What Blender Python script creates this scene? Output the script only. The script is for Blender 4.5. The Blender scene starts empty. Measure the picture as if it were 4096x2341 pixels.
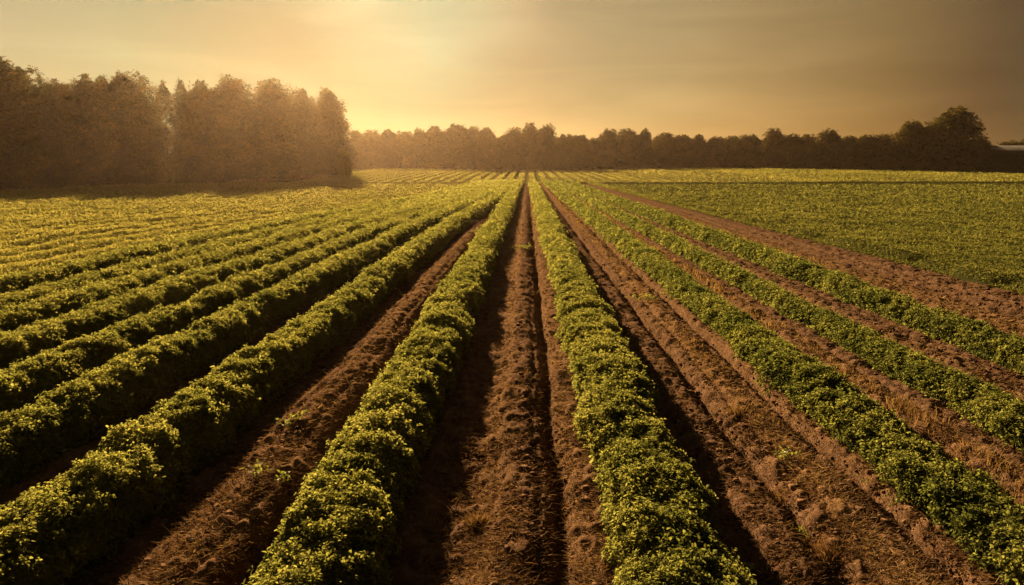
import bpy, math, numpy as np
from mathutils import Vector

scene = bpy.context.scene
# ------------------------------------------------------------------ camera
W, H, FPX, CAM_H = 1024, 585, 731.4, 4.0
HORIZON = 167.6
PITCH = math.atan((H / 2 - HORIZON) / FPX)
cd = bpy.data.cameras.new("camera")
cam = bpy.data.objects.new("camera", cd)
scene.collection.objects.link(cam)
cd.sensor_width = 36.0
cd.lens = FPX / W * 36.0
cd.clip_start = 0.1
cd.clip_end = 6000
cam.location = (0, 0, CAM_H)
cam.rotation_euler = (math.pi / 2 - PITCH, 0, 0)
scene.camera = cam
# ------------------------------------------------------------------ sun and sky
SUN_AZ, SUN_EL = math.radians(-15), math.radians(13)      # azimuth from +Y, negative = left
SUN_DIR = Vector((math.sin(SUN_AZ) * math.cos(SUN_EL), math.cos(SUN_AZ) * math.cos(SUN_EL), math.sin(SUN_EL)))
sd = bpy.data.lights.new("sun", 'SUN')
sd.energy = 5.0
sd.angle = math.radians(0.5)
sd.color = (1.0, 0.71, 0.38)
sun = bpy.data.objects.new("sun", sd)
scene.collection.objects.link(sun)
sun.rotation_euler = (-SUN_DIR).to_track_quat('-Z', 'Y').to_euler()
sun.location = (-60, 300, 120)

world = bpy.data.worlds.new("World")
scene.world = world
world.use_nodes = True
wn, wl = world.node_tree.nodes, world.node_tree.links
wn.clear()
w_out = wn.new('ShaderNodeOutputWorld')
w_bg = wn.new('ShaderNodeBackground')
w_sky = wn.new('ShaderNodeTexSky')
w_sky.sky_type = 'NISHITA'
w_sky.sun_disc = False
w_sky.sun_elevation = SUN_EL
w_sky.sun_rotation = SUN_AZ
w_sky.altitude = 0
w_sky.air_density = 1.0
w_sky.dust_density = 0.15
w_sky.ozone_density = 0.5
w_gam = wn.new('ShaderNodeGamma'); w_gam.inputs[1].default_value = 0.5     # dust evens out the sky's glow
wl.new(w_sky.outputs[0], w_gam.inputs[0])
w_tc = wn.new('ShaderNodeTexCoord')
# a pale veil of dust on the sunny side, dull brown air away from it
w_dot = wn.new('ShaderNodeVectorMath'); w_dot.operation = 'DOT_PRODUCT'
w_dot.inputs[1].default_value = Vector((math.sin(math.radians(-45)), math.cos(math.radians(-45)), 0.2)).normalized()
wl.new(w_tc.outputs['Generated'], w_dot.inputs[0])
w_ramp = wn.new('ShaderNodeValToRGB')
cr = w_ramp.color_ramp
SKY = ((0.0, (0.28, 0.29, 0.34)), (0.17, (0.34, 0.34, 0.34)), (0.24, (0.54, 0.42, 0.35)), (0.34, (0.94, 0.77, 0.55)), (0.48, (1.42, 1.26, 1.02)), (0.62, (1.70, 1.72, 1.6)),
       (0.70, (1.80, 1.86, 1.86)), (0.78, (1.22, 1.76, 2.02)), (0.88, (1.15, 1.55, 1.75)), (0.95, (1.36, 1.84, 2.0)), (1.0, (2.0, 2.15, 2.25)))
cr.elements[0].position = SKY[0][0]; cr.elements[1].position = 1.0
for p, c in SKY[1:-1]:
    cr.elements.new(p)
for e, (p, c) in zip(cr.elements, SKY):
    e.color = (c[0] * 0.323, c[1] * 0.217, c[2] * 0.1095, 1)
wl.new(w_dot.outputs['Value'], w_ramp.inputs[0])
w_m2 = wn.new('ShaderNodeMix'); w_m2.data_type = 'RGBA'; w_m2.blend_type = 'MULTIPLY'; w_m2.inputs[0].default_value = 1.0
wl.new(w_gam.outputs[0], w_m2.inputs[6]); wl.new(w_ramp.outputs[0], w_m2.inputs[7])
# a soft bright patch in the veil high over the field
w_dot3 = wn.new('ShaderNodeVectorMath'); w_dot3.operation = 'DOT_PRODUCT'
w_dot3.inputs[1].default_value = Vector((math.sin(math.radians(-7)), math.cos(math.radians(-7)), math.tan(math.radians(16)))).normalized()
wl.new(w_tc.outputs['Generated'], w_dot3.inputs[0])
w_r3 = wn.new('ShaderNodeValToRGB')
c3 = w_r3.color_ramp
c3.elements[0].position = 0.93; c3.elements[0].color = (0.68, 0.68, 0.68, 1)
c3.elements[1].position = 1.0; c3.elements[1].color = (1.0, 1.0, 1.0, 1)
for p, v in ((0.962, 0.60), (0.982, 0.60), (0.992, 0.80)):
    e = c3.elements.new(p); e.color = (v, v, v, 1)
wl.new(w_dot3.outputs['Value'], w_r3.inputs[0])
w_m3 = wn.new('ShaderNodeMix'); w_m3.data_type = 'RGBA'; w_m3.blend_type = 'MULTIPLY'; w_m3.inputs[0].default_value = 1.0
wl.new(w_m2.outputs[2], w_m3.inputs[6]); wl.new(w_r3.outputs[0], w_m3.inputs[7])
# faint streaks of thin cloud
w_map = wn.new('ShaderNodeMapping'); w_map.inputs['Scale'].default_value = (1.6, 1.6, 11.0)
w_map.inputs['Rotation'].default_value = (0.10, 0.18, 0.0)
wl.new(w_tc.outputs['Generated'], w_map.inputs[0])
w_noise = wn.new('ShaderNodeTexNoise'); w_noise.inputs['Scale'].default_value = 2.2; w_noise.inputs['Detail'].default_value = 5
w_noise.inputs['Distortion'].default_value = 0.6
wl.new(w_map.outputs[0], w_noise.inputs['Vector'])
w_cl = wn.new('ShaderNodeValToRGB')
w_cl.color_ramp.elements[0].position = 0.40; w_cl.color_ramp.elements[0].color = (0.93, 0.93, 0.94, 1)
w_cl.color_ramp.elements[1].position = 0.70; w_cl.color_ramp.elements[1].color = (1.10, 1.10, 1.12, 1)
wl.new(w_noise.outputs['Fac'], w_cl.inputs[0])
w_mc = wn.new('ShaderNodeMix'); w_mc.data_type = 'RGBA'; w_mc.blend_type = 'MULTIPLY'; w_mc.inputs[0].default_value = 1.0
wl.new(w_m3.outputs[2], w_mc.inputs[6]); wl.new(w_cl.outputs[0], w_mc.inputs[7])
w_bg.inputs[1].default_value = 0.125
wl.new(w_mc.outputs[2], w_bg.inputs[0])
wl.new(w_bg.outputs[0], w_out.inputs[0])

vs = scene.view_settings
vs.view_transform = 'Standard'
vs.look = 'None'
vs.exposure = 2.15
vs.gamma = 1.0
scene.render.engine = 'CYCLES'
cy = scene.cycles
cy.use_denoising = True
cy.max_bounces = 6
cy.diffuse_bounces = 3
cy.transmission_bounces = 3
cy.volume_bounces = 0
cy.transparent_max_bounces = 4
HAZE_DENSITY = 0.000051
HAZE_G = 0.78
HAZE_COLOR = (1.0, 0.69, 0.43, 1)

# ------------------------------------------------------------------ helpers
rng = np.random.default_rng(7)
TAN_ROW = (526.9 - 512) / FPX * math.cos(PITCH)            # rows run slightly right of straight ahead
CP, SP = math.cos(PITCH), math.sin(PITCH)


def unproject(px, py, z=0.0):
    """pixel -> point on the level z"""
    xv = (np.asarray(px, float) - W / 2) / FPX
    yv = (H / 2 - np.asarray(py, float)) / FPX
    dy = CP + yv * SP
    dz = yv * CP - SP
    s = (z - CAM_H) / dz
    return xv * s, dy * s


def ray_xy(px, Y):
    """X of the pixel column px at distance Y near the horizon"""
    return (px - W / 2) / FPX * (Y * CP + 2 * SP)


def z_for(py, Y):
    yv = (H / 2 - py) / FPX
    return CAM_H + Y * (yv * CP - SP) / (CP + yv * SP)


def _hash(ix, iy, seed):
    h = (ix.astype(np.int64) * 374761393 + iy.astype(np.int64) * 668265263 + seed * 1442695041) & 0xFFFFFFFF
    h = ((h ^ (h >> 13)) * 1274126177) & 0xFFFFFFFF
    h = (h ^ (h >> 16)) & 0xFFFFFFFF
    return h / 2147483647.5 - 1.0


def vnoise(x, y, seed=0):
    x = np.asarray(x, float); y = np.asarray(y, float)
    ix, iy = np.floor(x), np.floor(y)
    fx, fy = x - ix, y - iy
    fx = fx * fx * (3 - 2 * fx); fy = fy * fy * (3 - 2 * fy)
    a, b = _hash(ix, iy, seed), _hash(ix + 1, iy, seed)
    c, d = _hash(ix, iy + 1, seed), _hash(ix + 1, iy + 1, seed)
    return (a * (1 - fx) + b * fx) * (1 - fy) + (c * (1 - fx) + d * fx) * fy


def fbm(x, y, seed=0, octv=3, gain=0.5):
    r = 0; a = 1.0; n = 0
    for k in range(octv):
        r = r + a * vnoise(x * 2 ** k + 17.3 * k, y * 2 ** k + 9.1 * k, seed + k); n += a; a *= gain
    return r / n


def smooth(a, b, x):
    t = np.clip((x - a) / (b - a), 0, 1)
    return t * t * (3 - 2 * t)


def left_bend(Y):
    """the rows on the left draw together towards the far end"""
    return 1 - 0.25 * smooth(32, 95, Y) - 0.06 * smooth(95, 185, Y)


def row_x(X0, Y):
    X0 = np.asarray(X0, float)
    k = np.where(X0 < -3, left_bend(Y), 1.0)
    k = np.where(X0 < -17, 1 - (1 - k) * np.clip((X0 + 60) / 43, 0, 1), k)
    return X0 * k + TAN_ROW * Y


EDGE_Y = 186.0


def crest_y(X):
    return np.interp(X, [-100, 70, 130, 200, 260], [305, 305, 290, 250, 235])


def crest_z(X):
    return np.interp(X, [-150, -64, -25, 6, 35, 69, 110, 150, 185, 240], [3.2, 3.2, 2.7, 2.15, 2.4, 3.2, 2.9, 2.2, 1.3, 0.5])


def terrain(X, Y):
    cyv = crest_y(X)
    t = np.clip((Y - EDGE_Y) / (cyv - EDGE_Y), 0, 1)
    rise = crest_z(X) * (1.25 * t - 0.25 * t * t)
    return rise - 0.7 * smooth(0, 30, Y - cyv)


def soil_profile(X0, Y):
    """ridges and furrows of the bare strips"""
    z = np.zeros_like(X0)
    wob = 0.06 * vnoise(Y * 0.35, X0 * 0 + 3.0, 5) + 0.03 * vnoise(Y * 1.3, X0 * 0, 6)
    x = X0 + wob

    def ridge(c, w, h):
        return h * np.exp(-((x - c) / w) ** 4)
    z += ridge(-3.4, 0.42, 0.17) + ridge(-0.12, 0.36, 0.17) + ridge(0.62, 0.3, 0.06)
    z -= 0.16 * np.exp(-((x - 0.36) / 0.10) ** 2)
    z -= 0.14 * np.exp(-((x + 2.78) / 0.14) ** 2)
    z += ridge(2.62, 0.3, 0.12) + ridge(3.62, 0.46, 0.12) + ridge(4.42, 0.14, 0.08)
    z -= 0.13 * np.exp(-((x - 3.03) / 0.10) ** 2) + 0.14 * np.exp(-((x - 4.22) / 0.11) ** 2)
    z += ridge(6.15, 0.35, 0.10) + ridge(8.8, 0.45, 0.07) + ridge(11.9, 0.8, 0.10) - 0.10 * np.exp(-((x - 13.6) / 0.5) ** 2)
    z += ridge(-1.75, 0.8, 0.08) + ridge(1.42, 0.8, 0.05)
    for c, w, h in ((0.10, 0.05, 0.05), (-0.42, 0.05, 0.05), (2.36, 0.07, 0.08), (3.40, 0.05, 0.05), (3.92, 0.06, 0.06), (5.85, 0.08, 0.07), (6.60, 0.10, 0.08),
                    (8.42, 0.09, 0.07), (9.15, 0.10, 0.08), (11.2, 0.14, 0.09), (12.75, 0.14, 0.10), (14.5, 0.14, 0.09), (-3.62, 0.06, 0.05), (-3.18, 0.06, 0.05)):
        z -= h * np.exp(-((x - c) / w) ** 2)
    z *= 1.25
    z += 0.05 * fbm(X0 * 1.3, Y * 0.8, 11, 3)
    return z


def new_mesh(name, V, Q, attrs=None, mats=(), mat_index=None):
    me = bpy.data.meshes.new(name)
    n, f = len(V), len(Q)
    me.vertices.add(n)
    me.vertices.foreach_set("co", np.ascontiguousarray(V, np.float32).ravel())
    me.loops.add(4 * f)
    me.loops.foreach_set("vertex_index", np.ascontiguousarray(Q, np.int32).ravel())
    me.polygons.add(f)
    me.polygons.foreach_set("loop_start", np.arange(0, 4 * f, 4, dtype=np.int32))
    if mat_index is not None:
        me.polygons.foreach_set("material_index", np.ascontiguousarray(mat_index, np.int32))
    me.update(calc_edges=True)
    for k, a in (attrs or {}).items():
        at = me.attributes.new(k, 'FLOAT', 'FACE')
        at.data.foreach_set("value", np.ascontiguousarray(a, np.float32))
    for m in mats:
        me.materials.append(m)
    return me


def link(name, me, parent=None, **props):
    o = bpy.data.objects.new(name, me)
    scene.collection.objects.link(o)
    if parent is not None:
        o.parent = parent
    for k, v in props.items():
        o[k] = v
    return o


def grid_quads(nr, nc):
    i = np.arange(nr - 1)[:, None] * nc + np.arange(nc - 1)[None, :]
    return np.stack([i, i + 1, i + nc + 1, i + nc], -1).reshape(-1, 4)


class Geo:
    """collects quads with a per-face tone and material index"""
    def __init__(self):
        self.V, self.Q, self.T, self.M, self.n = [], [], [], [], 0

    def add(self, V, Q, tone, mi=0):
        self.V.append(V); self.Q.append(Q + self.n); self.n += len(V)
        self.T.append(np.broadcast_to(np.asarray(tone, float), (len(Q),)))
        self.M.append(np.full(len(Q), mi))

    def mesh(self, name, mats):
        return new_mesh(name, np.concatenate(self.V), np.concatenate(self.Q), {"tone": np.concatenate(self.T)}, mats, np.concatenate(self.M))


def norm(v):
    return v / np.maximum(np.linalg.norm(v, axis=-1, keepdims=True), 1e-9)


def rosettes(C, N, size, K, r, e_lo=-0.2, e_hi=0.9, width=0.62, fine=False, droop=0.18):
    """K leaves around each sprig centre C with axis N; returns V, Q, leaf->sprig index"""
    M = len(C)
    N = norm(N)
    ref = np.where(np.abs(N[:, 2:3]) < 0.9, np.array([[0, 0, 1.0]]), np.array([[1.0, 0, 0]]))
    T1 = norm(np.cross(N, ref)); T2 = np.cross(N, T1)
    th = (np.arange(K)[None] * (2 * math.pi / K) + r.uniform(0, 6.28, (M, 1)) + r.normal(0, 0.35, (M, K)))[..., None]
    e = r.uniform(e_lo, e_hi, (M, K, 1))
    D = np.cos(th) * T1[:, None] + np.sin(th) * T2[:, None]
    A = D * np.cos(e) + N[:, None] * np.sin(e)
    S = np.cross(N[:, None] + 0 * A, D)
    S = norm(S + r.normal(0, 0.3, A.shape))
    NL = norm(np.cross(A, S))
    L = (size[:, None] * r.uniform(0.65, 1.2, (M, K)))[..., None]
    B = C[:, None] + A * L * 0.12 + r.normal(0, 0.25, A.shape) * L
    Z = np.array([0, 0, 1.0])
    wd = L * width * 0.5
    tip = B + A * L - Z * L * droop
    if fine:
        l1 = B + A * L * 0.28 - S * wd * 0.85 + NL * wd * 0.35
        l2 = B + A * L * 0.68 - S * wd * 0.8 + NL * wd * 0.3 - Z * L * droop * 0.5
        r1 = B + A * L * 0.28 + S * wd * 0.85 + NL * wd * 0.35
        r2 = B + A * L * 0.68 + S * wd * 0.8 + NL * wd * 0.3 - Z * L * droop * 0.5
        V = np.stack([B, l1, l2, tip, r1, r2], 2).reshape(-1, 3)
        b = np.arange(M * K)[:, None] * 6
        Q = np.concatenate([b + np.array([[0, 1, 2, 3]]), b + np.array([[0, 3, 5, 4]])], 1).reshape(-1, 4)
        idx = np.repeat(np.arange(M * K) // K, 2)
        leaf = np.repeat(np.arange(M * K), 2)
    else:
        l = B + A * L * 0.45 - S * wd + NL * wd * 0.35
        rr = B + A * L * 0.45 + S * wd + NL * wd * 0.35
        V = np.stack([B, l, tip, rr], 2).reshape(-1, 3)
        Q = np.arange(M * K * 4).reshape(-1, 4)
        idx = np.arange(M * K) // K
        leaf = np.arange(M * K)
    return V, Q, idx, leaf


# ------------------------------------------------------------------ materials
def nodes_of(name):
    m = bpy.data.materials.new(name)
    m.use_nodes = True
    nt = m.node_tree
    nt.nodes.clear()
    return m, nt.nodes, nt.links


def ramp(n, stops):
    r_ = n.new('ShaderNodeValToRGB')
    e = r_.color_ramp.elements
    e[0].position, e[0].color = stops[0][0], (*stops[0][1], 1)
    e[1].position, e[1].color = stops[-1][0], (*stops[-1][1], 1)
    for p, c in stops[1:-1]:
        x = e.new(p); x.color = (*c, 1)
    return r_


def foliage_mat(name, stops, transl=0.45, gloss=0.04, patch=0.0):
    m, n, l = nodes_of(name)
    out = n.new('ShaderNodeOutputMaterial')
    at = n.new('ShaderNodeAttribute'); at.attribute_name = "tone"
    r_ = ramp(n, stops)
    src = at.outputs['Fac']
    if patch:
        geo = n.new('ShaderNodeNewGeometry')
        no = n.new('ShaderNodeTexNoise'); no.inputs['Scale'].default_value = patch; no.inputs['Detail'].default_value = 3
        l.new(geo.outputs['Position'], no.inputs['Vector'])
        ma = n.new('ShaderNodeMath'); ma.operation = 'MULTIPLY_ADD'
        l.new(no.outputs['Fac'], ma.inputs[0]); ma.inputs[1].default_value = 0.6; 
        sb = n.new('ShaderNodeMath'); sb.operation = 'SUBTRACT'; l.new(src, sb.inputs[0]); sb.inputs[1].default_value = 0.30
        l.new(sb.outputs[0], ma.inputs[2])
        src = ma.outputs[0]
    l.new(src, r_.inputs[0])
    df = n.new('ShaderNodeBsdfDiffuse'); tr = n.new('ShaderNodeBsdfTranslucent'); gl = n.new('ShaderNodeBsdfGlossy')
    gl.inputs['Roughness'].default_value = 0.45
    l.new(r_.outputs[0], df.inputs[0])
    mu = n.new('ShaderNodeMix'); mu.data_type = 'RGBA'; mu.blend_type = 'MULTIPLY'; mu.inputs[0].default_value = 1.0
    l.new(r_.outputs[0], mu.inputs[6]); mu.inputs[7].default_value = (1.4, 1.35, 0.8, 1)
    l.new(mu.outputs[2], tr.inputs[0])
    m1 = n.new('ShaderNodeMixShader'); m1.inputs[0].default_value = transl
    l.new(df.outputs[0], m1.inputs[1]); l.new(tr.outputs[0], m1.inputs[2])
    if gloss > 0:
        m2 = n.new('ShaderNodeMixShader'); m2.inputs[0].default_value = gloss
        l.new(m1.outputs[0], m2.inputs[1]); l.new(gl.outputs[0], m2.inputs[2])
        l.new(m2.outputs[0], out.inputs[0])
    else:
        n.remove(gl)
        l.new(m1.outputs[0], out.inputs[0])
    return m


M_crop = foliage_mat("crop_leaf", [(0.0, (0.072, 0.084, 0.026)), (0.5, (0.165, 0.165, 0.050)), (1.0, (0.235, 0.220, 0.072))], 0.6, 0.0, 0.7)
M_field = foliage_mat("field_leaf", [(0.0, (0.078, 0.080, 0.025)), (0.5, (0.185, 0.170, 0.052)), (1.0, (0.27, 0.235, 0.080))], 0.6, 0.0, 0.12)
M_tree = foliage_mat("tree_leaf", [(0.0, (0.024, 0.026, 0.009)), (0.5, (0.054, 0.043, 0.013)), (1.0, (0.125, 0.078, 0.019))], 0.42, 0.0)
M_straw = foliage_mat("straw", [(0.0, (0.070, 0.034, 0.017)), (0.5, (0.19, 0.105, 0.052)), (1.0, (0.36, 0.24, 0.12))], 0.25, 0.0)
M_weed = foliage_mat("weed_leaf", [(0.0, (0.07, 0.10, 0.02)), (1.0, (0.24, 0.22, 0.05))], 0.5, 0.03)


def plain_mat(name, col, rough=0.9, scale=3.0, var=0.3, bump=0.3, bscale=20.0):
    m, n, l = nodes_of(name)
    out = n.new('ShaderNodeOutputMaterial'); p = n.new('ShaderNodeBsdfPrincipled')
    geo = n.new('ShaderNodeNewGeometry')
    no = n.new('ShaderNodeTexNoise'); no.inputs['Scale'].default_value = scale; no.inputs['Detail'].default_value = 5
    l.new(geo.outputs['Position'], no.inputs['Vector'])
    lo = tuple(c * (1 - var) for c in col); hi = tuple(min(1, c * (1 + var)) for c in col)
    r_ = ramp(n, [(0.3, lo), (0.7, hi)])
    l.new(no.outputs['Fac'], r_.inputs[0]); l.new(r_.outputs[0], p.inputs['Base Color'])
    p.inputs['Roughness'].default_value = rough
    p.inputs['Specular IOR Level'].default_value = 0.0
    n2 = n.new('ShaderNodeTexNoise'); n2.inputs['Scale'].default_value = bscale; n2.inputs['Detail'].default_value = 4
    l.new(geo.outputs['Position'], n2.inputs['Vector'])
    b = n.new('ShaderNodeBump'); b.inputs['Strength'].default_value = bump; b.inputs['Distance'].default_value = 0.05
    l.new(n2.outputs['Fac'], b.inputs['Height']); l.new(b.outputs[0], p.inputs['Normal'])
    l.new(p.outputs[0], out.inputs[0])
    return m


M_bark = plain_mat("bark", (0.07, 0.05, 0.035), 0.95, 2.0, 0.3, 0.5, 8.0)
M_barn_wall = plain_mat("dark_cladding", (0.045, 0.045, 0.045), 0.8, 0.8, 0.25, 0.2, 6.0)
M_barn_roof = plain_mat("metal_roof", (0.045, 0.041, 0.037), 1.0, 0.5, 0.15, 0.1, 5.0)


def ground_material():
    m, n, l = nodes_of("ground_soil")
    out = n.new('ShaderNodeOutputMaterial'); p = n.new('ShaderNodeBsdfDiffuse')
    geo = n.new('ShaderNodeNewGeometry')
    at = n.new('ShaderNodeAttribute'); at.attribute_name = "straw"
    gr = n.new('ShaderNodeAttribute'); gr.attribute_name = "green"
    no = n.new('ShaderNodeTexNoise'); no.inputs['Scale'].default_value = 7.0; no.inputs['Detail'].default_value = 8; no.inputs['Roughness'].default_value = 0.7
    l.new(geo.outputs['Position'], no.inputs['Vector'])
    soil = ramp(n, [(0.28, (0.062, 0.032, 0.018)), (0.5, (0.120, 0.067, 0.039)), (0.72, (0.205, 0.117, 0.068))])
    l.new(no.outputs['Fac'], soil.inputs[0])
    st = ramp(n, [(0.25, (0.13, 0.066, 0.028)), (0.55, (0.26, 0.145, 0.064)), (0.75, (0.38, 0.23, 0.10))])
    l.new(no.outputs['Fac'], st.inputs[0])
    mx = n.new('ShaderNodeMix'); mx.data_type = 'RGBA'
    l.new(at.outputs['Fac'], mx.inputs[0]); l.new(soil.outputs[0], mx.inputs[6]); l.new(st.outputs[0], mx.inputs[7])
    gcol = ramp(n, [(0.25, (0.040, 0.060, 0.012)), (0.75, (0.10, 0.11, 0.022))])
    l.new(no.outputs['Fac'], gcol.inputs[0])
    mg = n.new('ShaderNodeMix'); mg.data_type = 'RGBA'
    l.new(gr.outputs['Fac'], mg.inputs[0]); l.new(mx.outputs[2], mg.inputs[6]); l.new(gcol.outputs[0], mg.inputs[7])
    l.new(mg.outputs[2], p.inputs['Color'])
    n2 = n.new('ShaderNodeTexNoise'); n2.inputs['Scale'].default_value = 28.0; n2.inputs['Detail'].default_value = 6; n2.inputs['Roughness'].default_value = 0.65
    l.new(geo.outputs['Position'], n2.inputs['Vector'])
    b = n.new('ShaderNodeBump'); b.inputs['Strength'].default_value = 0.9; b.inputs['Distance'].default_value = 0.05
    l.new(n2.outputs['Fac'], b.inputs['Height']); l.new(b.outputs[0], p.inputs['Normal'])
    l.new(p.outputs[0], out.inputs[0])
    return m


M_ground = ground_material()


# ------------------------------------------------------------------ ground
def straw_amount(X0, Y):
    """how much dry straw covers the bare strips"""
    def band(c, w):
        return np.exp(-((X0 - c) / w) ** 2)
    s = 0.75 * band(3.65, 0.30) + 0.65 * band(6.25, 0.26) + 0.75 * band(12.4, 0.9) + 0.45 * band(-0.45, 0.22) + 0.5 * band(0.65, 0.25)
    s = s + 0.35 * band(8.5, 0.3) + 0.4 * band(-3.3, 0.5) + 0.35 * band(4.5, 0.25)
    return np.clip(s * (0.75 + 0.6 * fbm(X0 * 2.2, Y * 0.9, 31, 3)) + 0.08, 0, 1)


def build_ground():
    ys = np.concatenate([[-80, -40, -15, 0, 3], 4.2 * (200 / 4.2) ** np.linspace(0, 1, 620), np.linspace(203, 420, 60), [470, 540, 640, 750]])
    a = np.concatenate([np.linspace(-9, -1.0, 14)[:-1], np.linspace(-1.0, 1.0, 900), np.linspace(1.0, 9, 14)[1:]])
    Y = ys[:, None] + 0 * a[None]
    spread = np.maximum(ys + 3, 7)[:, None]
    spread = np.where(ys[:, None] > 115, 118 + (ys[:, None] - 115) * 0.9, spread)
    X = np.clip(a[None] * spread, -690, 690) + 0 * Y
    X0 = X - TAN_ROW * Y
    near = np.clip((np.abs(X0) < 20) * 1.0, 0, 1)
    fade = 1 - smooth(120, 186, Y)
    Z = terrain(X, Y)
    Z = Z + near * soil_profile(X0, Y) * fade
    clod = 0.06 * fbm(X0 * 5.5, Y * 3.5, 21, 3, 0.6) + 0.035 * np.abs(vnoise(X0 * 14, Y * 8, 25))
    ripple = 0.03 * vnoise(X0 * 2.2 + 0.6 * vnoise(Y * 2, X0, 44), Y * 7.0, 41)
    Z = Z + near * (clod + ripple) * (1 - smooth(25, 70, Y))
    Q = grid_quads(len(ys), len(a))
    c = lambda q: q.ravel()[Q].mean(1)
    cx0, cyy, cx = c(X0), c(Y), c(X)
    bare = (cx0 > -17) & (cx0 < 15.8) & (cyy < 188)
    straw = straw_amount(cx0, cyy) * bare
    green = np.where(bare, 0.0, 1.0)
    me = new_mesh("ground", np.stack([X, Y, Z], -1).reshape(-1, 3), Q, {"straw": straw, "green": green}, [M_ground])
    link("ground", me, kind="structure", label="reddish brown tilled soil between the green crop rows", category="ground")


build_ground()

# ------------------------------------------------------------------ crop rows
S0, KPX = 0.040, 1.8 / FPX


def leaf_size(d):
    return np.maximum(S0, KPX * d)


def hull_r(Y, phi, seed):
    """bushy unevenness of a row"""
    plant = 0.07 * vnoise(Y * 1.05 + 2 * vnoise(Y * 0.3, 0 * Y, seed + 4), 0.7 * phi + 1.5, seed) + 0.08 * vnoise(Y * 2.7, phi * 1.6, seed + 1)
    dip = 0.22 * smooth(0.45, 0.8, vnoise(Y * 0.75, 0 * Y + 4.4, seed + 12))
    return 1 + plant - dip + 0.13 * vnoise(Y * 6, phi * 3.5, seed + 2) + 0.10 * vnoise(Y * 0.23, 0 * Y, seed + 3)


def hull_point(X0, hw, ht, Y, phi, seed, grow=1.0):
    r_ = hull_r(Y, phi, seed) * grow
    lean = 0.14 * hw * vnoise(Y * 0.5, 0 * Y + 7, seed + 9) + 0.10 * hw * vnoise(Y * 1.9, 0 * Y + 2, seed + 8)
    x = row_x(X0, Y) + lean + hw * r_ * np.sign(np.sin(phi)) * np.abs(np.sin(phi)) ** 0.8
    cz = np.cos(phi)
    z = ht * (0.12 + 0.88 * r_ * np.sign(cz) * np.abs(cz) ** 0.75)
    return np.stack([x, Y, z], -1)


def build_row(X0, hw, ht, label, seed, tone_shift=0.0, y_start=3.0, cover=3.2, thin=None):
    r = np.random.default_rng(seed)
    g = Geo()
    ys = y_start * (EDGE_Y / y_start) ** np.linspace(0, 1, 420)
    ph = np.linspace(-1.95, 1.95, 15)
    Yg, Pg = np.meshgrid(ys, ph, indexing='ij')
    hv = hull_point(X0, hw, ht, Yg, Pg, seed, 0.72)
    hv[..., 2] = np.maximum(hv[..., 2], -0.05)
    g.add(hv.reshape(-1, 3), grid_quads(len(ys), len(ph)), 0.42 + tone_shift)
    # sprigs of leaves, thinning out with distance as they grow fewer pixels
    yy = np.linspace(y_start, EDGE_Y, 6000)
    xx = row_x(X0, yy)
    d = np.sqrt(xx ** 2 + yy ** 2 + 9)
    vis = np.where(np.abs(xx) < 0.74 * yy + 3.5, 1.0, 0.15)
    K = 6
    dens = vis * (2.0 * hw + 1.6 * ht) * cover / (0.36 * leaf_size(d) ** 2) / K
    cdf = np.cumsum(dens) * (yy[1] - yy[0])
    n = int(cdf[-1])
    Y = np.interp(r.uniform(0, cdf[-1], n), cdf, yy)
    phi = np.clip(r.normal(0, 0.95, n), -1.9, 1.9)
    P = hull_point(X0, hw, ht, Y, phi, seed, 1.0)
    dd = np.sqrt(P[:, 0] ** 2 + Y ** 2 + 9)
    sz = leaf_size(dd)
    N = np.stack([np.sin(phi) * 0.8, 0 * phi, 0.55 + np.maximum(np.cos(phi), -0.2)], -1) + r.normal(0, 0.42, (n, 3))
    N = norm(N)
    out = (r.uniform(-0.9, 1.0, n) + 1.3 * (r.uniform(0, 1, n) > 0.93)) * np.minimum(sz * 1.2, 0.15) + 0.10 * ht * np.maximum(0, vnoise(Y * 3.3, phi * 2.2, seed + 5))
    P = P + N * out[:, None]
    P[:, 2] = np.maximum(P[:, 2], 0.03)
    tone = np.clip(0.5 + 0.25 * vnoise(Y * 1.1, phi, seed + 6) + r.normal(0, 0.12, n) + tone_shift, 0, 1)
    for sel, fine in ((dd < 18, True), (dd >= 18, False)):
        if sel.any():
            V, Q, idx, leaf = rosettes(P[sel], N[sel], sz[sel] * 1.15, K, r, fine=fine)
            lt = r.normal(0, 0.07, leaf.max() + 1)
            g.add(V, Q, np.clip(tone[sel][idx] + lt[leaf], 0, 1))
    me = g.mesh("crop_row", [M_crop])
    return link("crop_row", me, label=label, category="crop row", group="long green crop rows converging to the far field edge", kind="thing")


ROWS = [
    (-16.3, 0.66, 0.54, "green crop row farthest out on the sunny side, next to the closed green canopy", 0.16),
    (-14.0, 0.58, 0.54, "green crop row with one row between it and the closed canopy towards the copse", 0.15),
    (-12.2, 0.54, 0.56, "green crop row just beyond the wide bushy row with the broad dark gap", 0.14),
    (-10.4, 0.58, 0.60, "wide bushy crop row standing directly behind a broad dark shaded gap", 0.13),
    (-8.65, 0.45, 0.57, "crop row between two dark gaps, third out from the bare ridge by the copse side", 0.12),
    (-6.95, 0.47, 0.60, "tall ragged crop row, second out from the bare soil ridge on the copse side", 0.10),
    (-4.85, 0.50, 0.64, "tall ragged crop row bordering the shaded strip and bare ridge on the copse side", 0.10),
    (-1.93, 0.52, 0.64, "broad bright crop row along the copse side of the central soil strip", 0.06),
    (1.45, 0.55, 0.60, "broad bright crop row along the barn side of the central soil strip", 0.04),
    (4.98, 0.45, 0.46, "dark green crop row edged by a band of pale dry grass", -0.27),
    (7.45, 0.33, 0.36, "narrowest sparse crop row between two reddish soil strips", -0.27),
    (10.15, 0.45, 0.46, "dark green crop row next to the wide bare strip before the flat field", -0.32),
]
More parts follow.
